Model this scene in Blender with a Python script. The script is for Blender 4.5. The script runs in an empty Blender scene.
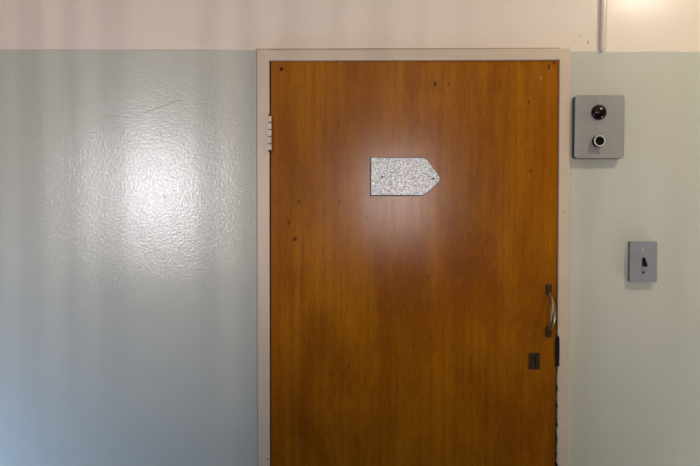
import bpy, bmesh, math, random
from mathutils import Vector, Matrix

random.seed(7)
sc = bpy.context.scene
col = sc.collection

# ------------------------------------------------------------------ camera
F = 700 * 35.0 / 36.0
CAM = Vector((0.0, -1.872, 1.600))
PITCH = math.radians(1.5)
ROLL = 0.0025
fwd = Vector((0, math.cos(PITCH), -math.sin(PITCH)))
rt0 = Vector((1, 0, 0))
up0 = rt0.cross(fwd)
rt = (rt0 * math.cos(ROLL) + up0 * math.sin(ROLL)).normalized()
up = rt.cross(fwd).normalized()


def P(px, py, y=0.0):
    """world x, z of a measured point on the upright plane at depth y"""
    d = fwd + rt * ((px - 350) / F) - up * ((py - 233) / F)
    t = (y - CAM.y) / d.y
    q = CAM + d * t
    return (q.x, q.z)


cam_d = bpy.data.cameras.new('camera')
cam_d.lens = 35
cam_d.sensor_width = 36
cam_d.sensor_fit = 'HORIZONTAL'
cam_d.clip_start = 0.01
cam = bpy.data.objects.new('camera', cam_d)
col.objects.link(cam)
M3 = Matrix((rt, up, -fwd)).transposed()
cam.matrix_world = Matrix.Translation(CAM) @ M3.to_4x4()
sc.camera = cam

# ------------------------------------------------------------------ helpers


def obj(name, bm, m, parent=None, smooth=False):
    bmesh.ops.recalc_face_normals(bm, faces=bm.faces)
    me = bpy.data.meshes.new(name)
    bm.to_mesh(me)
    bm.free()
    if smooth:
        for p in me.polygons:
            p.use_smooth = True
    if m is not None:
        me.materials.append(m)
    o = bpy.data.objects.new(name, me)
    col.objects.link(o)
    if parent is not None:
        o.parent = parent
        o.matrix_parent_inverse = parent.matrix_world.inverted()
    return o


def tag(o, label=None, cat=None, group=None, kind=None):
    if label: o['label'] = label
    if cat: o['category'] = cat
    if group: o['group'] = group
    if kind: o['kind'] = kind
    return o


def empty(name, loc):
    o = bpy.data.objects.new(name, None)
    col.objects.link(o)
    o.location = loc
    o.empty_display_size = 0.05
    o.matrix_world = Matrix.Translation(loc)
    return o


def bevel(bm, w, seg=2, edges=None):
    bmesh.ops.bevel(bm, geom=edges if edges else list(bm.edges), offset=w, segments=seg,
                    profile=0.6, affect='EDGES', clamp_overlap=True)


def prism(pts, y0, y1, bev=0.0, seg=2, front_only=True, bm=None, skip=()):
    """polygon in x,z extruded from y0 (back) to y1 (front, towards the room)"""
    b = bmesh.new()
    back = [b.verts.new((x, y0, z)) for x, z in pts]
    front = [b.verts.new((x, y1, z)) for x, z in pts]
    b.faces.new(back)
    ff = b.faces.new(front)
    n = len(pts)
    for i in range(n):
        b.faces.new((back[i], back[(i + 1) % n], front[(i + 1) % n], front[i]))
    bmesh.ops.recalc_face_normals(b, faces=b.faces)
    if bev:
        keep = [ed for ed in ff.edges if not any(ed.verts[0] in (front[i], front[j]) and ed.verts[1] in (front[i], front[j]) for i, j in skip)]
        bevel(b, bev, seg, keep if front_only else None)
    if bm is None:
        return b
    merge(bm, b)
    return bm


def merge(dst, src):
    me = bpy.data.meshes.new('tmp')
    src.to_mesh(me)
    src.free()
    dst.from_mesh(me)
    bpy.data.meshes.remove(me)


def box(x0, x1, y0, y1, z0, z1, bm=None, bev=0.0):
    b = prism([(x0, z0), (x1, z0), (x1, z1), (x0, z1)], max(y0, y1), min(y0, y1), bev, 2, False)
    if bm is None:
        return b
    merge(bm, b)
    return bm


def round_rect(x0, x1, z0, z1, r, n=5):
    pts = []
    for cx, cz, a0 in ((x1 - r, z1 - r, 0), (x0 + r, z1 - r, 90), (x0 + r, z0 + r, 180), (x1 - r, z0 + r, 270)):
        for k in range(n + 1):
            a = math.radians(a0 + 90 * k / n)
            pts.append((cx + r * math.cos(a), cz + r * math.sin(a)))
    return pts


def lathe(prof, cx, cz, n=32):
    """profile of (radius, y) revolved about the y axis through cx, cz"""
    b = bmesh.new()
    rings = []
    for r, y in prof:
        if r < 1e-6:
            rings.append([b.verts.new((cx, y, cz))])
        else:
            rings.append([b.verts.new((cx + r * math.cos(2 * math.pi * k / n), y, cz + r * math.sin(2 * math.pi * k / n))) for k in range(n)])
    for a, c in zip(rings, rings[1:]):
        for k in range(n):
            k2 = (k + 1) % n
            if len(a) == 1 and len(c) == 1: continue
            if len(a) == 1: b.faces.new((a[0], c[k], c[k2]))
            elif len(c) == 1: b.faces.new((a[k], a[k2], c[0]))
            else: b.faces.new((a[k], a[k2], c[k2], c[k]))
    for ring in (rings[0], rings[-1]):
        if len(ring) > 1: b.faces.new(ring)
    return b


def tube(path, radii, n=16, squash=1.0):
    """rounded bar along path; squash flattens it across x"""
    b = bmesh.new()
    rings = []
    m = len(path)
    for i, p in enumerate(path):
        p = Vector(p)
        t = (Vector(path[min(i + 1, m - 1)]) - Vector(path[max(i - 1, 0)])).normalized()
        sx = Vector((1, 0, 0))
        sx = (sx - t * sx.dot(t))
        if sx.length < 1e-3: sx = Vector((0, 1, 0))
        sx.normalize()
        sy = t.cross(sx)
        r = radii[i]
        rings.append([b.verts.new(p + sx * (r * squash * math.cos(2 * math.pi * k / n)) + sy * (r * math.sin(2 * math.pi * k / n))) for k in range(n)])
    for a, c in zip(rings, rings[1:]):
        for k in range(n):
            b.faces.new((a[k], a[(k + 1) % n], c[(k + 1) % n], c[k]))
    b.faces.new(rings[0])
    b.faces.new(rings[-1])
    return b


# ------------------------------------------------------------------ materials
def srgb(r, g, b):
    f = lambda c: (c / 255 / 12.92) if c / 255 <= 0.04045 else ((c / 255 + 0.055) / 1.055) ** 2.4
    return (f(r), f(g), f(b), 1)


class NT:
    def __init__(s, name):
        s.m = bpy.data.materials.new(name)
        s.m.use_nodes = True
        s.t = s.m.node_tree
        s.b = s.t.nodes['Principled BSDF']
        s.tc = s.t.nodes.new('ShaderNodeTexCoord').outputs['Object']

    def set(s, **k):
        for n, v in k.items():
            s.b.inputs[n.replace('_', ' ')].default_value = v

    def link(s, a, b):
        s.t.links.new(a, b)

    def inp(s, sock, v):
        if hasattr(v, 'is_linked') or hasattr(v, 'links'): s.link(v, sock)
        else: sock.default_value = v

    def map(s, scale=(1, 1, 1), loc=(0, 0, 0), rot=(0, 0, 0), vec=None):
        n = s.t.nodes.new('ShaderNodeMapping')
        n.inputs['Scale'].default_value = scale
        n.inputs['Location'].default_value = loc
        n.inputs['Rotation'].default_value = rot
        s.link(vec if vec else s.tc, n.inputs['Vector'])
        return n.outputs[0]

    def noise(s, scale, detail=2, rough=0.5, vec=None, dist=0.0):
        n = s.t.nodes.new('ShaderNodeTexNoise')
        n.inputs['Scale'].default_value = scale
        n.inputs['Detail'].default_value = detail
        n.inputs['Roughness'].default_value = rough
        n.inputs['Distortion'].default_value = dist
        s.link(vec if vec else s.tc, n.inputs['Vector'])
        return n.outputs['Fac']

    def math(s, op, a, b=0.0, c=None, clamp=False):
        n = s.t.nodes.new('ShaderNodeMath')
        n.operation = op
        n.use_clamp = clamp
        s.inp(n.inputs[0], a)
        s.inp(n.inputs[1], b)
        if c is not None: s.inp(n.inputs[2], c)
        return n.outputs[0]

    def rng(s, v, a, b, c=0.0, d=1.0, smooth=True):
        n = s.t.nodes.new('ShaderNodeMapRange')
        n.interpolation_type = 'SMOOTHSTEP' if smooth else 'LINEAR'
        s.inp(n.inputs['Value'], v)
        for k, x in zip(('From Min', 'From Max', 'To Min', 'To Max'), (a, b, c, d)):
            n.inputs[k].default_value = x
        return n.outputs[0]

    def mix(s, f, a, b, mode='MIX'):
        n = s.t.nodes.new('ShaderNodeMix')
        n.data_type = 'RGBA'
        n.blend_type = mode
        s.inp(n.inputs[0], f)
        s.inp(n.inputs[6], a)
        s.inp(n.inputs[7], b)
        return n.outputs[2]

    def xyz(s, vec=None):
        n = s.t.nodes.new('ShaderNodeSeparateXYZ')
        s.link(vec if vec else s.tc, n.inputs[0])
        return n.outputs

    def bump(s, h, strength, dist=0.001, normal=None):
        n = s.t.nodes.new('ShaderNodeBump')
        n.inputs['Strength'].default_value = strength
        n.inputs['Distance'].default_value = dist
        s.link(h, n.inputs['Height'])
        if normal: s.link(normal, n.inputs['Normal'])
        s.link(n.outputs[0], s.b.inputs['Normal'])
        return n.outputs[0]

    def col(s, v):
        s.inp(s.b.inputs['Base Color'], v)

    def blob(s, x, z, rx, rz):
        """1 inside a small upright ellipse at x, z on the face"""
        X = s.XYZ
        dx = s.math('MULTIPLY', s.math('SUBTRACT', X[0], x), 1.0 / rx)
        dz = s.math('MULTIPLY', s.math('SUBTRACT', X[2], z), 1.0 / rz)
        r2 = s.math('ADD', s.math('MULTIPLY', dx, dx), s.math('MULTIPLY', dz, dz))
        return s.rng(r2, 1.6, 0.2)

    def seg(s, a, b, w):
        """1 on the line from a to b (x, z), w metres half-width"""
        X = s.XYZ
        ax, az = a
        bx, bz = b
        L = math.hypot(bx - ax, bz - az)
        ux, uz = (bx - ax) / L, (bz - az) / L
        dx = s.math('SUBTRACT', X[0], ax)
        dz = s.math('SUBTRACT', X[2], az)
        t = s.math('ADD', s.math('MULTIPLY', dx, ux), s.math('MULTIPLY', dz, uz))
        n = s.math('ABSOLUTE', s.math('SUBTRACT', s.math('MULTIPLY', dx, uz), s.math('MULTIPLY', dz, ux)))
        inside = s.math('MULTIPLY', s.rng(t, 0, 0.01), s.rng(t, L, L - 0.01))
        return s.math('MULTIPLY', s.rng(n, w, w * 0.2), inside)


def peel(n, strength, glints=True):
    """roller-stippled gloss paint"""
    a = n.noise(165, 2, 0.6)
    b = n.noise(38, 1, 0.5)
    c = n.noise(3.0, 2, 0.5)
    h = n.math('ADD', a, n.math('MULTIPLY', b, 0.35))
    h = n.math('ADD', h, n.math('MULTIPLY', c, 3.0))
    if glints:
        v = n.rng(n.noise(70, 3, 0.65), 0.66, 0.80)
        h = n.math('ADD', h, n.math('MULTIPLY', v, 1.2))
    return h


CREAM = (0.71, 0.595, 0.455, 1)
GREEN = (0.47, 0.455, 0.35, 1)
Z_DADO = P(350, 50.5)[1]


def mat_wall():
    n = NT('two_tone_gloss_wall_paint')
    n.XYZ = n.xyz()
    z = n.math('ADD', n.XYZ[2], n.math('MULTIPLY', n.math('SUBTRACT', n.noise(9, 3), 0.5), 0.004))
    up_ = n.rng(z, Z_DADO - 0.0015, Z_DADO + 0.0015)
    tint = n.noise(1.7, 3, 0.6)
    g = n.mix(n.rng(tint, 0.3, 0.7), GREEN, (0.465, 0.455, 0.36, 1))
    c = n.mix(n.rng(tint, 0.3, 0.7), CREAM, (0.70, 0.59, 0.46, 1))
    base = n.mix(up_, g, c)
    # chips and a hairline crack by the conduit
    chip = n.blob(*P(588, 42.5), 0.0022, 0.0045)
    cr = n.seg(P(571, 45), P(576, 39), 0.0016)
    cr = n.math('MAXIMUM', cr, n.seg(P(576, 39), P(584, 33), 0.0014))
    mark = n.math('MAXIMUM', chip, n.math('MULTIPLY', cr, 0.6))
    base = n.mix(n.math('MULTIPLY', mark, 0.6), base, (0.16, 0.11, 0.06, 1))
    n.col(base)
    n.set(Roughness=0.205)
    n.b.inputs['Specular IOR Level'].default_value = 0.5
    h = peel(n, 1)
    lip = n.math('MULTIPLY', up_, -2.0)
    scr = n.seg(P(143, 114), P(182, 100), 0.003)
    scr = n.math('MAXIMUM', scr, n.seg(P(86, 124), P(120, 116), 0.002))
    h = n.math('ADD', n.math('ADD', h, lip), n.math('MULTIPLY', scr, 0.8))
    h = n.math('SUBTRACT', h, n.math('MULTIPLY', mark, 3.0))
    n.bump(h, 0.70, 0.0007)
    return n.m


def mat_paint(name, c, rough=0.3, bs=0.25, marks=()):
    n = NT(name)
    n.XYZ = n.xyz()
    v = n.noise(6, 3, 0.6)
    base = n.mix(n.rng(v, 0.3, 0.7), c, tuple(x * 0.93 for x in c[:3]) + (1,))
    for px, py, rx, rz, k in marks:
        x, z = P(px, py, -0.012)
        base = n.mix(n.math('MULTIPLY', n.blob(x, z, rx, rz), k), base, (0.05, 0.03, 0.015, 1))
    n.col(base)
    n.set(Roughness=rough)
    n.bump(peel(n, 1, False), bs, 0.0006)
    return n.m


WOFF = (-16.82, -12.06, -15.53)


def mat_wood():
    n = NT('varnished_veneer')
    n.XYZ = n.xyz()
    wob = n.noise(3.2, 2, 0.5, n.map((1, 1, 0.35)))
    v = n.map((1, 1, 0.035))
    fine = n.noise(330, 4, 0.65, v)
    mid = n.noise(60, 4, 0.6, n.map((1, 1, 0.03)))
    flame = n.noise(7.0, 4, 0.55, n.map((1, 1, 0.28)), 0.6)
    blot = n.noise(1.3, 5, 0.6, n.map((1.2, 1, 0.8), WOFF))
    base = n.mix(n.rng(mid, 0.3, 0.7), (0.255, 0.080, 0.0008, 1), (0.355, 0.124, 0.002, 1))
    base = n.mix(n.rng(flame, 0.35, 0.72), base, (0.22, 0.063, 0.0008, 1))
    # soft darker red patches, densest low on the door
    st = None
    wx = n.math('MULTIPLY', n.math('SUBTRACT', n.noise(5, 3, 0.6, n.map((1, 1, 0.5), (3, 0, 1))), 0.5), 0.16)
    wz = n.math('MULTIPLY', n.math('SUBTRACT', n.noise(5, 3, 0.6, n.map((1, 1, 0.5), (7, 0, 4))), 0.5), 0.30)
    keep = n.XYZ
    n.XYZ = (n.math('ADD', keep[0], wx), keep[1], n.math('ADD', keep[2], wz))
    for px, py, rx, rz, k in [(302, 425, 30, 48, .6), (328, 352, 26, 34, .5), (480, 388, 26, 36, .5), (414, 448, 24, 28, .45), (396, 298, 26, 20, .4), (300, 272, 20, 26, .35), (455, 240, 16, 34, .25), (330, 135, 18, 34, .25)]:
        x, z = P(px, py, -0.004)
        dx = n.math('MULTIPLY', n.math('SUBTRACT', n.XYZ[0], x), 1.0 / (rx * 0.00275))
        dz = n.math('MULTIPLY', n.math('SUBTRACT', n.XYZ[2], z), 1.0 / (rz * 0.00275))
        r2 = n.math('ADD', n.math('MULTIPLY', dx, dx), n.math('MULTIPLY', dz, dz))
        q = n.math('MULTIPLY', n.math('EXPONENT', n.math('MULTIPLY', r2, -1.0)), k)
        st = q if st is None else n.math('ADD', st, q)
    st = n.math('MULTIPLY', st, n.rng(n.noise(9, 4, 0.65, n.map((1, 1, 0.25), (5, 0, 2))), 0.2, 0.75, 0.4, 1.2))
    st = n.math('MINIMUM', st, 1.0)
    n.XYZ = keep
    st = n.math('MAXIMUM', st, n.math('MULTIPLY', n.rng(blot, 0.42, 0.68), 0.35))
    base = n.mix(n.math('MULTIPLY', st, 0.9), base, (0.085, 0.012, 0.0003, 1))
    base = n.mix(n.math('MULTIPLY', n.rng(fine, 0.52, 0.72), 0.4), base, (0.10, 0.024, 0.0006, 1))
    fib = n.noise(240, 5, 0.75, n.map((1, 1, 0.11), (2, 0, 3)))
    base = n.mix(n.math('MULTIPLY', n.rng(fib, 0.50, 0.70), 0.45), base, (0.10, 0.022, 0.0005, 1))
    base = n.mix(n.math('MULTIPLY', n.rng(fib, 0.46, 0.32), 0.35), base, (0.43, 0.165, 0.004, 1))
    # solid edge lippings
    xl = P(278, 233, -0.004)[0]
    xr = P(552, 233, -0.004)[0]
    lip = n.math('MAXIMUM', n.rng(n.XYZ[0], xl + 0.001, xl - 0.001), n.rng(n.XYZ[0], xr - 0.001, xr + 0.001))
    base = n.mix(n.math('MULTIPLY', lip, 0.55), base, (0.29, 0.09, 0.001, 1))
    # small knots, pin holes and dents
    knots = [(435, 84, 1.7, 2.6, .85), (449, 84, .9, 1.6, .7), (529, 102, 1.1, 2, .7), (506, 96, .6, 2, .3),
             (299, 201, 1.2, 2, .7), (339, 203, 1.2, 2.4, .65), (367, 218, 1.4, 2.5, .7), (289, 223, 1.3, 2.2, .75),
             (295, 239, 1.8, 2.4, .9), (276, 201, .8, 1, .5), (531, 171, 1.5, 1.6, .7), (552, 205, 1.0, 1.6, .6),
             (549, 67, 1.4, 2.8, .75), (554, 63, 1.2, 2.2, .7), (339, 124, 1.0, 3, .35), (419, 121, 1.0, 2.6, .35),
             (483, 136, .8, 2.4, .3), (349, 367, 1.2, 1.5, .6), (413, 346, 1, 2, .4), (404, 305, 1, 1.5, .4),
             (427, 277, 1.4, 2.2, .5), (452, 448, 1.2, 1.5, .4), (306, 170, 1, 2, .35), (516, 140, .8, 2.5, .3)]
    kb = None
    for px, py, rx, rz, k in knots:
        x, z = P(px, py, -0.004)
        kv = n.math('MULTIPLY', n.blob(x, z, rx * 0.00275, rz * 0.00275), k)
        kb = kv if kb is None else n.math('MAXIMUM', kb, kv)
    base = n.mix(kb, base, (0.035, 0.009, 0.003, 1))
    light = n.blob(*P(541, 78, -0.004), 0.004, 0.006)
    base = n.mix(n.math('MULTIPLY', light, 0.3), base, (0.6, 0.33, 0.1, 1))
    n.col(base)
    n.inp(n.b.inputs['Roughness'], n.rng(fine, 0.3, 0.7, 0.17, 0.22))
    n.b.inputs['Specular IOR Level'].default_value = 0.20
    h = n.math('ADD', n.math('MULTIPLY', fine, 0.6), n.math('MULTIPLY', mid, 1.2))
    h = n.math('ADD', h, n.math('MULTIPLY', n.noise(24, 2), 1.5))
    h = n.math('SUBTRACT', h, kb)
    n.bump(h, 0.12, 0.0007)
    return n.m


def mat_plain(name, c, rough=0.4, metal=0.0, ns=60, var=0.15, bs=0.1, coat=0.0, spec=0.5):
    n = NT(name)
    v = n.noise(ns, 3, 0.6)
    n.col(n.mix(n.rng(v, 0.3, 0.7), tuple(x * (1 - var) for x in c[:3]) + (1,), tuple(min(1, x * (1 + var)) for x in c[:3]) + (1,)))
    n.set(Roughness=rough, Metallic=metal)
    n.b.inputs['Specular IOR Level'].default_value = spec
    if coat: n.b.inputs['Coat Weight'].default_value = coat
    if bs: n.bump(v, bs, 0.0006)
    return n.m


def mat_galv():
    n = NT('mottled_galvanised_steel')
    n.XYZ = n.xyz()
    a = n.noise(250, 3, 0.75)
    vor = n.t.nodes.new('ShaderNodeTexVoronoi')
    vor.inputs['Scale'].default_value = 250
    n.link(n.tc, vor.inputs['Vector'])
    cellv = n.t.nodes.new('ShaderNodeRGBToBW')
    n.link(vor.outputs['Color'], cellv.inputs[0])
    f = n.math('ADD', n.math('MULTIPLY', n.rng(a, 0.3, 0.7), 0.6), n.math('MULTIPLY', cellv.outputs[0], 0.4))
    base = n.mix(n.rng(f, 0.25, 0.72, 0, 1), (0.15, 0.15, 0.135, 1), (0.56, 0.58, 0.57, 1))
    blot = n.noise(30, 2)
    base = n.mix(n.math('MULTIPLY', n.rng(blot, 0.5, 0.75), 0.35), base, (0.33, 0.34, 0.20, 1))
    n.col(base)
    n.set(Metallic=0.3, Roughness=0.32)
    n.bump(f, 0.3, 0.0007)
    return n.m


M = dict(
    wall=mat_wall(),
    frame=mat_paint('cream_frame_gloss', (0.54, 0.425, 0.29, 1), 0.3, 0.2,
                    [(267.6, 459, .0022, .0025, .9), (267.9, 443, .001, .0016, .6), (266.8, 364, .0012, .002, .8),
                     (269, 428, .0016, .0022, .85), (564.5, 194, .0025, .002, .35), (564.5, 212, .0022, .003, .55),
                     (561.5, 240, .001, .001, .3), (566, 462, .003, .002, .25)]),
    cream=mat_paint('cream_conduit_gloss', (0.68, 0.55, 0.42, 1), 0.28, 0.15),
    groove_shade=mat_paint('groove_shade_paint', (0.30, 0.235, 0.165, 1), 0.5, 0.4),  # dark tone standing in for the shadowed groove beside the frame
    hinge=mat_paint('cream_hinge_gloss', (0.62, 0.51, 0.36, 1), 0.35, 0.15),
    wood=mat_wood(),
    lining=mat_plain('shadow_gap_timber', (0.018, 0.008, 0.004), 0.8, bs=0.3, spec=0.15),
    galv=mat_galv(),
    plug=mat_plain('dark_wood_plug', (0.045, 0.012, 0.003), 0.7, bs=0.3, spec=0.15),
    plate_edge=mat_plain('sheared_steel_edge', (0.06, 0.06, 0.065), 0.5, 0.6),
    dark=mat_plain('blackened_screw', (0.010, 0.009, 0.008), 0.5, 0.3),
    grey=mat_plain('grey_enamel', (0.255, 0.235, 0.205), 0.33, 0.0, 90, 0.04, 0.12),
    switch=mat_plain('grey_switch_plate', (0.235, 0.235, 0.230), 0.38, 0.1, 90, 0.04, 0.08),
    shaded_switch_side=mat_plain('shaded_switch_grey', (0.085, 0.088, 0.075), 0.5, 0.0, 90, 0.04, 0.08, 0, 0.25),  # shade on the switch's sides put into the colour
    bright=mat_plain('bright_screw', (0.55, 0.52, 0.46), 0.3, 0.8, 60, 0.1, 0.05),
    shaded_boxside=mat_plain('shaded_box_enamel', (0.065, 0.06, 0.048), 0.5, 0.0, 90, 0.05, 0.1, 0, 0.25),  # darkened to carry the shade on the box's left and under sides
    ring=mat_plain('dull_nickel', (0.50, 0.46, 0.38), 0.45, 0.2, 60, 0.1, 0.05),
    black=mat_plain('black_bakelite', (0.004, 0.003, 0.003), 0.55, spec=0.06),
    red=mat_plain('dark_red_lens', (0.010, 0.0015, 0.002), 0.12, 0.0, 40, 0.1, 0.0, 0.0, 0.35),
    chrome=mat_plain('dull_chrome', (0.62, 0.58, 0.50), 0.25, 0.9, 60, 0.1, 0.05),
    brass=mat_plain('worn_bronze', (0.24, 0.155, 0.055), 0.42, 0.85, 80, 0.3, 0.2),
    brass_dark=mat_plain('tarnished_bronze', (0.034, 0.021, 0.007), 0.5, 0.0, 120, 0.4, 0.4, 0, 0.1),
    floor=mat_plain('dark_linoleum', (0.06, 0.045, 0.03), 0.35, 0.0, 5, 0.2, 0.05),
    ceil=mat_plain('ceiling_white', (0.72, 0.68, 0.60), 0.6, 0.0, 20, 0.03, 0.05),
    roomwall=mat_plain('corridor_paint', (0.10, 0.085, 0.06), 0.45, 0.0, 20, 0.04, 0.1),
    steel=mat_plain('shade_grille_steel', (0.16, 0.16, 0.15), 0.4, 0.3, 40, 0.1, 0.1),
    glass=mat_plain('window_glass', (0.8, 0.85, 0.9), 0.05, 0, 10, 0.02, 0),
)

# ------------------------------------------------------------------ room shell
XL, XR, YF, ZC = -2.05, 2.35, -4.5, 2.59
YD = -0.004          # door face
YJ = -0.012          # frame face

# door outline measured from the photograph
yb = P(350, 800, YD)[1]
z_bot = 0.012
def at_z(px0, py0, px1, py1, y, z):
    (xa, za), (xb, zb) = P(px0, py0, y), P(px1, py1, y)
    t = (z - za) / (zb - za)
    return (xa + (xb - xa) * t, z)
dl_t = P(270.8, 61.3, YD)
dr_t = P(559.2, 60.2, YD)
dl_b = at_z(270.8, 61.3, 271.0, 466, YD, z_bot)
dr_b = at_z(559.2, 60.2, 555.3, 466, YD, z_bot)

hx0, hx1, hz = P(262, 61)[0], P(566, 61)[0], P(350, 56)[1]   # hole in the wall
bm = box(XL, hx0, 0, 0.20, 0, ZC)
box(hx1, XR, 0, 0.20, 0, ZC, bm)
box(hx0, hx1, 0, 0.20, hz, ZC, bm)
bmesh.ops.remove_doubles(bm, verts=bm.verts, dist=1e-5)
wb = obj('wall_back', bm, M['wall'])
tag(wb, 'glossy two-tone wall around the door, cream above a pale grey-green dado', 'wall', kind='structure')
# the corridor in front of the bars is narrower; its end walls hold added windows
XLC, XRC = -1.66, 1.80
SW = (-0.40, 0.62, 0.40, 0.50)       # centre y, z, width, height


def end_wall(name, x0, x1, xo, label):
    b = bmesh.new()
    y0, y1 = SW[0] - SW[2] / 2, SW[0] + SW[2] / 2
    z0, z1 = SW[1] - SW[3] / 2, SW[1] + SW[3] / 2
    box(x0, x1, -2.13, y0, 0, ZC, b)
    box(x0, x1, y1, 0, 0, ZC, b)
    box(x0, x1, y0, y1, 0, z0, b)
    box(x0, x1, y0, y1, z1, ZC, b)
    box(xo, xo + 0.02, YF, -2.13, 0, ZC, b)
    tag(obj(name, b, M['roomwall']), label, 'wall', kind='structure')


end_wall('wall_left', XL - 0.02, XLC, XL - 0.02, 'plain corridor wall at the left end')
end_wall('wall_right', XRC, XR + 0.02, XR, 'plain corridor wall at the right end')
tag(obj('floor', box(XL - 0.1, XR + 0.1, YF - 0.1, 0.2, -0.1, 0), M['floor']), 'dark linoleum corridor floor', 'floor', kind='structure')
tag(obj('ceiling', box(XL - 0.1, XR + 0.1, YF - 0.1, 0.2, ZC, ZC + 0.1), M['ceil']), 'white corridor ceiling', 'ceiling', kind='structure')

# front wall, with the window openings cut as gaps between its pieces
W1 = (-1.80, 1.83, 0.20, 0.62)       # slit window: centre x, z, width, height
W2 = (0.42, 1.82, 0.42, 0.66)
cuts = [W1, W2]
bm = bmesh.new()
x = XL
for (wx, wz, ww, wh) in cuts:
    box(x, wx - ww / 2, YF - 0.1, YF, 0, ZC, bm)
    box(wx - ww / 2, wx + ww / 2, YF - 0.1, YF, 0, wz - wh / 2, bm)
    box(wx - ww / 2, wx + ww / 2, YF - 0.1, YF, wz + wh / 2, ZC, bm)
    x = wx + ww / 2
box(x, XR, YF - 0.1, YF, 0, ZC, bm)
tag(obj('wall_front', bm, M['roomwall']), 'corridor wall facing the door', 'wall', kind='structure')


def window(i, w):
    wx, wz, ww, wh = w
    e = empty('window_%d' % i, (wx, YF, wz - wh / 2))
    tag(e, ('narrow slit window' if i == 1 else 'small square window') + ' in the wall facing the door', 'window', kind='structure')
    b = bmesh.new()
    t = 0.03
    box(wx - ww / 2 - t, wx - ww / 2, YF, YF + 0.015, wz - wh / 2 - t, wz + wh / 2 + t, b)
    box(wx + ww / 2, wx + ww / 2 + t, YF, YF + 0.015, wz - wh / 2 - t, wz + wh / 2 + t, b)
    box(wx - ww / 2, wx + ww / 2, YF, YF + 0.015, wz - wh / 2 - t, wz - wh / 2, b)
    box(wx - ww / 2, wx + ww / 2, YF, YF + 0.015, wz + wh / 2, wz + wh / 2 + t, b)
    obj('window_frame', b, M['frame'], e)
    obj('pane', box(wx - ww / 2, wx + ww / 2, YF - 0.06, YF - 0.055, wz - wh / 2, wz + wh / 2), M['glass'], e)


window(1, W1)
window(2, W2)
for i, (xw, sg_) in enumerate(((XLC, 1), (XRC, -1))):  # both end windows are added to hold fill lights
    e = empty('window_%d' % (i + 3), (xw, SW[0], SW[1] - SW[3] / 2))
    tag(e, 'unseen low window added at the %s end of the corridor for fill light' % ('left' if i == 0 else 'right'), 'window', kind='structure')
    y0, y1, z0, z1 = SW[0] - SW[2] / 2, SW[0] + SW[2] / 2, SW[1] - SW[3] / 2, SW[1] + SW[3] / 2
    b = bmesh.new()
    xa, xb = xw, xw + sg_ * 0.015
    xa, xb = min(xa, xb), max(xa, xb)
    box(xa, xb, y0 - .03, y0, z0 - .03, z1 + .03, b)
    box(xa, xb, y1, y1 + .03, z0 - .03, z1 + .03, b)
    box(xa, xb, y0, y1, z0 - .03, z0, b)
    box(xa, xb, y0, y1, z1, z1 + .03, b)
    obj('window_frame', b, M['frame'], e)  # frame of the added end window
    obj('pane', box(xw - sg_ * 0.06 - .002, xw - sg_ * 0.06 + .002, y0, y1, z0, z1), M['glass'], e)

# unseen bars behind the camera, placed to cast soft stripes on the wall
YG = -2.12
bm = bmesh.new()
fx = (YG - YF) / (0 - YF)
pitch_w = 41 * 0.00275
x_dark = P(188, 190)[0]
k0 = W1[0]
marks_px = [14, 50, 97, 130, 190, 228]
marks_px += [230 + 43 * k + random.uniform(-7, 7) for k in range(1, 30)]
marks_px += [14 - 43 * k + random.uniform(-7, 7) for k in range(1, 6)]
for mp in marks_px:
    xw = (mp - 350) * 0.00275
    xb = k0 + (xw - k0) * fx
    if not (XL + 0.05 < xb < XR - 0.05):
        continue
    merge(bm, tube([(xb, YG, 1.4), (xb, YG, ZC)], [0.009, 0.009], 12))
for zb in (1.47, 2.44):
    box(XL, XR, YG - 0.008, YG + 0.008, zb - 0.025, zb + 0.025, bm)
box(XL, XR, YG - 0.004, YG + 0.004, 0, 1.47, bm)           # solid sheet added to shade the lower wall and door
tag(obj('shade_grille', bm, M['steel']), 'unseen vertical steel bars with a lower sheet added to shade the wall', 'grille', kind='structure')

# ------------------------------------------------------------------ door frame
trim = empty('trim_1', ((hx0 + hx1) / 2, 0, 0))
tag(trim, 'narrow cream gloss frame around the brown wooden door', 'door frame', kind='structure')
jo_t = P(257.2, 49.6, YJ)                      # outer top left
ji_t = P(269.2, 60.6, YJ)
jl_ob = at_z(257.2, 49.6, 258.2, 466, YJ, 0.0)
jl_ib = at_z(269.2, 60.6, 269.6, 466, YJ, 0.0)
YB = -0.0003
obj('jamb', prism([jl_ob, jl_ib, ji_t, P(269.2, 49.55, YJ), jo_t], YB, YJ, 0.0042, 4, skip=((2, 3),)), M['frame'], trim)
# right jamb, its inner edge chipped from the latch downwards
ro_t = P(570.4, 48.4, YJ)
ri_t = P(560.0, 59.8, YJ)
ro_b = at_z(570.4, 48.4, 568.4, 466, YJ, 0.0)
ri_b = at_z(560.0, 59.8, 557.2, 466, YJ, 0.0)
edge = []
yy = 330.0
prev = 0
while yy < 620:
    t = (yy - 59.8) / (466 - 59.8)
    if 336 <= yy <= 366:
        off = 1.9 + random.uniform(-.35, .35)
    else:
        off = max(0, random.gauss(0.5, 0.6)) if yy > 366 else 0.0
    edge.append(P(560.0 + (557.2 - 560.0) * t + off, yy, YJ))
    yy += random.uniform(2.0, 4.5)
obj('jamb', prism([ro_t, P(560.0, 48.4, YJ), ri_t] + edge + [ri_b, ro_b], YB, YJ, 0.0016, 2, skip=((1, 2),)), M['frame'], trim)
obj('frame_head', prism([P(269.2, 49.55, YJ), P(560.0, 48.4, YJ), P(560.0, 59.8, YJ), P(269.2, 60.6, YJ)], YB, YJ, 0.0036, 4, skip=((1, 2), (3, 0))), M['frame'], trim)
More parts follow.
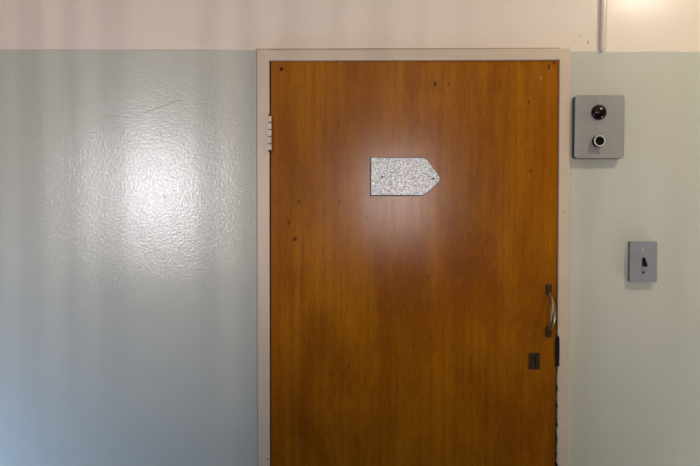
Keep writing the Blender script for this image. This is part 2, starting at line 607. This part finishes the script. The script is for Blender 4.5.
cb = prism([at_z(256.0, 49.0, 257.0, 466, YB, 0.0), at_z(258.0, 49.0, 259.0, 466, YB, 0.0), P(258.0, 50.5, YB), P(560.0, 49.2, YB), P(560.0, 47.9, YB), P(256.0, 48.9, YB)], YB, -0.0035, 0.0010, 2)
obj('groove_shade_strip', cb, M['groove_shade'], trim)  # dark strip drawn as the shade line outside the frame
# rebate behind the gap (back of the lining)
b = bmesh.new()
box(hx0, dl_t[0] - 0.0012, 0.012, 0.06, 0, hz, b)
box(dr_t[0] + 0.003, hx1, 0.012, 0.06, 0, hz, b)
box(hx0, hx1, 0.055, 0.09, 0, hz, b)
obj('door_stop', b, M['lining'], trim)

# ------------------------------------------------------------------ door
door = empty('door_1', ((dl_b[0] + dr_b[0]) / 2, YD, z_bot))
tag(door, 'brown varnished wooden door with small knots, closed in a cream frame', 'door', kind='structure')
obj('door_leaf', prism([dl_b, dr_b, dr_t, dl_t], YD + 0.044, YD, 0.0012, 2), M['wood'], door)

# hinge: five painted knuckles and the flange on the frame
hx, hz_ = P(269.6, 133, -0.02)
zt, zb_ = P(269.6, 115.5, -0.02)[1], P(269.6, 150.5, -0.02)[1]
hin = obj('hinge', prism(round_rect(P(264.4, 0, YJ)[0], P(269.6, 0, YJ)[0], zb_, zt, 0.001, 2), YJ - 0.0002, YJ - 0.0022, 0.0006), M['frame'], door)
hin['label'] = 'cream painted butt hinge'
for k in range(5):
    a = zt + (zb_ - zt) * (k / 5) - 0.0013
    c = zt + (zb_ - zt) * ((k + 1) / 5) + 0.0013
    r = 0.0052
    obj('knuckle', tube([(hx, -0.0175, a), (hx, -0.0175, a - 0.0005), (hx, -0.0175, c + 0.0005), (hx, -0.0175, c)], [r * .85, r, r, r * .85], 16), M['hinge'], hin, True)
obj('hinge_pin', tube([(hx, -0.0175, zt + 0.004), (hx, -0.0175, zt + 0.003), (hx, -0.0175, zb_ - 0.003), (hx, -0.0175, zb_ - 0.004)], [.002, .0032, .0032, .002], 12), M['lining'], hin, True)
for py in (120, 132.5, 145):
    x, z = P(266.3, py, YJ)
    obj('hinge_screw', lathe([(0.0022, YJ - 0.0021), (0.0022, YJ - 0.0027), (0, YJ - 0.0030)], x, z, 12), M['frame'], hin)

# pull handle
YH = YD - 0.0002
hd = obj('door_handle', None or (lambda: (
    lambda path, rad: tube(path, rad, 18, 1.15))(
        [(P(548.2, 296, YD)[0], YD - 0.0045 - 0.041 * (1 - abs(u) ** 2.6), P(548.2, 311 + u * 19, YD)[1]) for u in [i / 12 - 1 for i in range(25)]],
        [0.0040 + 0.0026 * (1 - abs(i / 12 - 1) ** 2) for i in range(25)]))(), M['brass'], door, True)
hd['label'] = 'bowed bronze pull handle with dark end plates'
for (ya, yb2) in ((284.5, 295.0), (326.8, 337.0)):
    x0, z1 = P(545.6, ya, YD)
    x1, z0 = P(551.4, yb2, YD)
    fp = obj('end_plate', prism(round_rect(x0, x1, z0, z1, 0.003, 4), YH, YH - 0.0045, 0.0012), M['brass_dark'], hd)
    for f in (0.2, 0.8):
        obj('end_plate_screw', lathe([(0.0024, YH - 0.0044), (0.0022, YH - 0.0056), (0, YH - 0.0060)], (x0 + x1) / 2, z0 + (z1 - z0) * f, 12), M['dark'], hd, True)

# keyhole escutcheon
x0, z1 = P(528.8, 352.8, YD)
x1, z0 = P(539.8, 369.3, YD)
es = obj('keyhole_plate', prism(round_rect(x0, x1, z0, z1, 0.0015, 3), YH, YH - 0.0022, 0.0008), M['brass_dark'], door)
kx, kz = P(535.2, 359.0, YD)
bm = lathe([(0.0030, YH - 0.0021), (0.0030, YH - 0.0025), (0, YH - 0.0025)], kx, kz, 16)
box(kx - 0.0017, kx + 0.0017, YH - 0.0021, YH - 0.0025, kz - 0.017, kz - 0.001, bm)
obj('keyhole', bm, M['black'], es)
for py in (354.4, 367.6):
    x, z = P(534.5, py, YD)
    obj('keyhole_plate_screw', lathe([(0.0017, YH - 0.0021), (0.0015, YH - 0.0028), (0, YH - 0.003)], x, z, 10), M['dark'], es, True)

# latch fore-end on the door edge
x0, z1 = P(555.0, 337, YD)
x1, z0 = P(558.6, 366, YD)
pts = [(x0, z0), (x0 + .0008, z0 + .02), (x0 - .0006, z0 + .045), (x0 + .0005, z1), (x1, z1 - .003), (x1 + .0012, z0 + .06), (x1 - .0004, z0 + .035), (x1 + .0006, z0 + .012), (x1 - .002, z0)]
lp = obj('latch_plate', prism(pts, YH, YH - 0.0035, 0.0008), M['lining'], door)
lp['label'] = 'dark worn latch plate on the door edge'
# plugged hole in the top corner
x, z = P(281.5, 69, YD)
obj('hole_plug', lathe([(0.0052, YH), (0.0050, YH - 0.0010), (0.0036, YH - 0.0012), (0.0030, YH - 0.0004), (0, YH - 0.0004)], x, z, 20), M['plug'], door, True)

# ------------------------------------------------------------------ arrow plate on the door
sg = empty('arrow_sign', (P(404, 177, YD)[0], YH, P(404, 195.5, YD)[1]))
tag(sg, 'blank mottled silver metal plate pointing right like an arrow on the wooden door', 'sign')
tipx, tipz = P(439.3, 178.8, YD)
ar = []
for k in range(-4, 5):       # rounded nose
    a = math.radians(50 * k / 4)
    ar.append((tipx - 0.012 + 0.012 * math.cos(a), tipz + 0.014 * math.sin(a)))
def sign_outline(g):
    o = [P(371 - g, 195.2 + g * 1.1, YD), P(422.5, 195.2 + g * 1.1, YD), P(426.0, 193.4 + g, YD)]
    o += [(x + g * 0.0018, z) for x, z in ar]
    o += [P(427.0, 160.0 - g * .4, YD), P(423.5, 158.3 - g * .6, YD), P(371 - g, 157.6 - g * .6, YD)]
    return o
obj('backing', prism(sign_outline(0.9), YH, YH - 0.0022, 0.0004), M['plate_edge'], sg)
obj('plate', prism(sign_outline(0.0), YH - 0.0022, YH - 0.0040, 0.0007), M['galv'], sg)
for px, py in ((382.3, 177.0), (433.3, 178.8)):
    x, z = P(px, py, YD - .004)
    obj('screw', lathe([(0.0030, YH - 0.0041), (0.0028, YH - 0.0050), (0, YH - 0.0053)], x, z, 14), M['dark'], sg, True)

# ------------------------------------------------------------------ push-button box
YW = -0.0004
BD = -0.027
e = empty('push_button_box', (P(599, 127)[0], YW, P(599, 160)[1]))
tag(e, 'grey metal box with a dark red dome and a black push button beside the door', 'control box')
x0, z1 = P(575.4, 94.6, BD)
x1, z0 = P(624.2, 158.4, BD)
obj('back_box', prism(round_rect(x0 + .0006, x1 - .0006, z0 + .0006, z1 - .0006, 0.0085, 6), YW, BD + 0.006, 0), M['shaded_boxside'], e)
obj('cover', prism(round_rect(x0, x1, z0, z1, 0.0095, 6), BD + 0.006, BD, 0.0030, 3), M['grey'], e)
# indicator dome
x, z = P(599.6, 112.0, BD - .006)
ir = obj('lamp_bezel', lathe([(0.0205, BD + 0.0002), (0.0205, BD - 0.0025), (0.0185, BD - 0.0035), (0, BD - 0.0035)], x, z, 40), M['black'], e, True)
prof = [(0.0192 * math.cos(math.radians(a)), BD - 0.0034 - 0.0115 * math.sin(math.radians(a))) for a in range(0, 91, 10)]
prof[-1] = (0, prof[-1][1])
lens = obj('indicator_lens', lathe([(0.0192, BD - 0.0030)] + prof, x, z, 40), M['red'], e, True)
lens['label'] = 'dark red domed indicator lens'
# push button with chrome collar
x, z = P(599.6, 140.9, BD - .014)
bt = obj('push_button', lathe([(0.0160, BD + 0.0002), (0.0160, BD - 0.0135), (0.0152, BD - 0.0143), (0, BD - 0.0143)], x, z, 40), M['black'], e)
rg = obj('button_ring', lathe([(0.0121, BD - 0.0142), (0.0121, BD - 0.0160), (0.0130, BD - 0.0166), (0.0148, BD - 0.0164), (0.0156, BD - 0.0154), (0.0154, BD - 0.0142)], x, z, 40), M['ring'], bt, True)
rg['label'] = 'pale metal ring round the black button'
for px, py, mm in ((599.6, 101.2, 'bright'), (598.6, 152.4, 'grey')):
    x, z = P(px, py, BD)
    sw = obj('cover_screw', lathe([(0.0036, BD + 0.0002), (0.0034, BD - 0.0012), (0.002, BD - 0.0020), (0, BD - 0.0021)], x, z, 16), M[mm], e, True)
    bm = box(x - 0.0028, x + 0.0028, BD - 0.0020, BD - 0.0023, z - 0.0005, z + 0.0005)
    obj('screw_slot', bm, M['dark'], sw)

# ------------------------------------------------------------------ light switch
BS = -0.017
e = empty('light_switch', (P(643, 262)[0], YW, P(643, 284)[1]))
tag(e, 'small grey light switch plate with black toggle, below the push-button box', 'light switch')
x0, z1 = P(630.4, 241.4, BS)
x1, z0 = P(656.9, 282.2, BS)
obj('wall_box', prism(round_rect(x0 + .001, x1 - .001, z0 + .001, z1 - .001, 0.002, 3), YW, BS + 0.004, 0.0004), M['shaded_switch_side'], e)
sp = obj('cover_plate', prism(round_rect(x0, x1, z0, z1, 0.0016, 3), BS + 0.004, BS, 0.0026, 3), M['switch'], e)
tx, tz = P(643.9, 261.8, BS)
obj('toggle_slot', prism(round_rect(tx - 0.0046, tx + 0.0046, tz - 0.0115, tz + 0.0115, 0.001, 2), BS + 0.0002, BS - 0.0006, 0.0002), M['black'], sp)
b = bmesh.new()
# lever: tapering bar angled down and out of the slot
vs = []
for (yy_, zz, hw, hh) in ((BS - 0.0006, tz + 0.001, 0.0040, 0.0055), (BS - 0.011, tz - 0.0085, 0.0052, 0.0036), (BS - 0.0125, tz - 0.0100, 0.0044, 0.0026)):
    vs.append([b.verts.new((tx + sx * hw, yy_, zz + sz * hh)) for sx, sz in ((-1, -1), (1, -1), (1, 1), (-1, 1))])
for a, c in zip(vs, vs[1:]):
    for k in range(4): b.faces.new((a[k], a[(k + 1) % 4], c[(k + 1) % 4], c[k]))
b.faces.new(vs[0]); b.faces.new(vs[-1])
bevel(b, 0.0006, 2)
obj('toggle', b, M['black'], e)
for px, py, mm in ((643.3, 249.8, 'bright'), (643.3, 272.6, 'dark')):
    x, z = P(px, py, BS)
    obj('plate_screw', lathe([(0.0034, BS + 0.0002), (0.0032, BS - 0.0009), (0.0018, BS - 0.0016), (0, BS - 0.0017)], x, z, 16), M[mm], sp, True)

# ------------------------------------------------------------------ conduit
cx, cz = P(603.5, 50.5, -0.010)
r = 0.0078
b = tube([(cx, YW - r - .0005, ZC - 0.001), (cx, YW - r - .0005, cz + 0.012), (cx - .0008, YW - r * .9 - .0005, cz + 0.005), (cx - .002, YW - r * .62 - .0005, cz), (cx - .003, YW - r * .45 - .0003, cz - 0.0025)],
         [r, r, r * .86, r * .6, r * .25], 24)
cd = obj('conduit', b, M['cream'], None, True)
tag(cd, 'cream painted conduit pipe running down the upper wall from the ceiling', 'conduit pipe')

# ------------------------------------------------------------------ lights


def area(name, loc, to, sx, sy, power, color):
    l = bpy.data.lights.new(name, 'AREA')
    l.shape = 'RECTANGLE'
    l.size = sx
    l.size_y = sy
    l.energy = power
    l.color = color
    o = bpy.data.objects.new(name, l)
    col.objects.link(o)
    o.location = loc
    o.rotation_euler = (Vector(to) - Vector(loc)).to_track_quat('-Z', 'Y').to_euler()
    return o


area('slit_window_daylight', (W1[0], YF - 0.03, W1[1]), (W1[0], 0, W1[1]), W1[2], W1[3], 86, (0.97, 0.91, 1.0))
area('square_window_daylight', (W2[0], YF - 0.03, W2[1]), (W2[0], 0, W2[1]), W2[2], W2[3], 52, (1.0, 0.87, 0.86))
# fill added at both ends to cool and lift the lower wall
area('left_end_fill', (XLC - 0.01, SW[0], SW[1]), (XLC + 1, SW[0], SW[1]), SW[2], SW[3], 28, (0.36, 0.54, 0.98))
area('right_end_fill', (XRC + 0.01, SW[0], SW[1]), (XRC - 1, SW[0], SW[1]), SW[2], SW[3], 15, (0.80, 0.84, 0.92))
# ceiling lamp right of the door
LX, LY = 1.15, -0.78
lf = empty('ceiling_lamp', (LX, LY, ZC))
tag(lf, 'round white ceiling lamp above the corridor', 'ceiling lamp')
b = bmesh.new()
bm = bmesh.new()
bmesh.ops.create_cone(bm, cap_ends=True, segments=40, radius1=0.10, radius2=0.115, depth=0.03, matrix=Matrix.Translation((LX, LY, ZC - 0.0155)))
obj('lamp_base', bm, M['ceil'], lf)
dif = NT('lit_opal_glass')
dif.col((0.9, 0.88, 0.82, 1))
dif.b.inputs['Emission Color'].default_value = (1.0, 0.92, 0.80, 1)
dif.b.inputs['Emission Strength'].default_value = 108
bm = bmesh.new()
bmesh.ops.create_uvsphere(bm, u_segments=32, v_segments=16, radius=0.085, matrix=Matrix.Translation((LX, LY, ZC - 0.055)) @ Matrix.Diagonal((1, 1, 0.55, 1)))
obj('diffuser', bm, dif.m, lf, True)

w = bpy.data.worlds.new('world')
sc.world = w
w.use_nodes = True
w.node_tree.nodes['Background'].inputs[0].default_value = (0.6, 0.7, 0.9, 1)
w.node_tree.nodes['Background'].inputs[1].default_value = 0.3

sc.view_settings.view_transform = 'Standard'
sc.view_settings.look = 'None'
sc.view_settings.gamma = 1
sc.view_settings.use_curve_mapping = False
sc.view_settings.exposure = 0.0
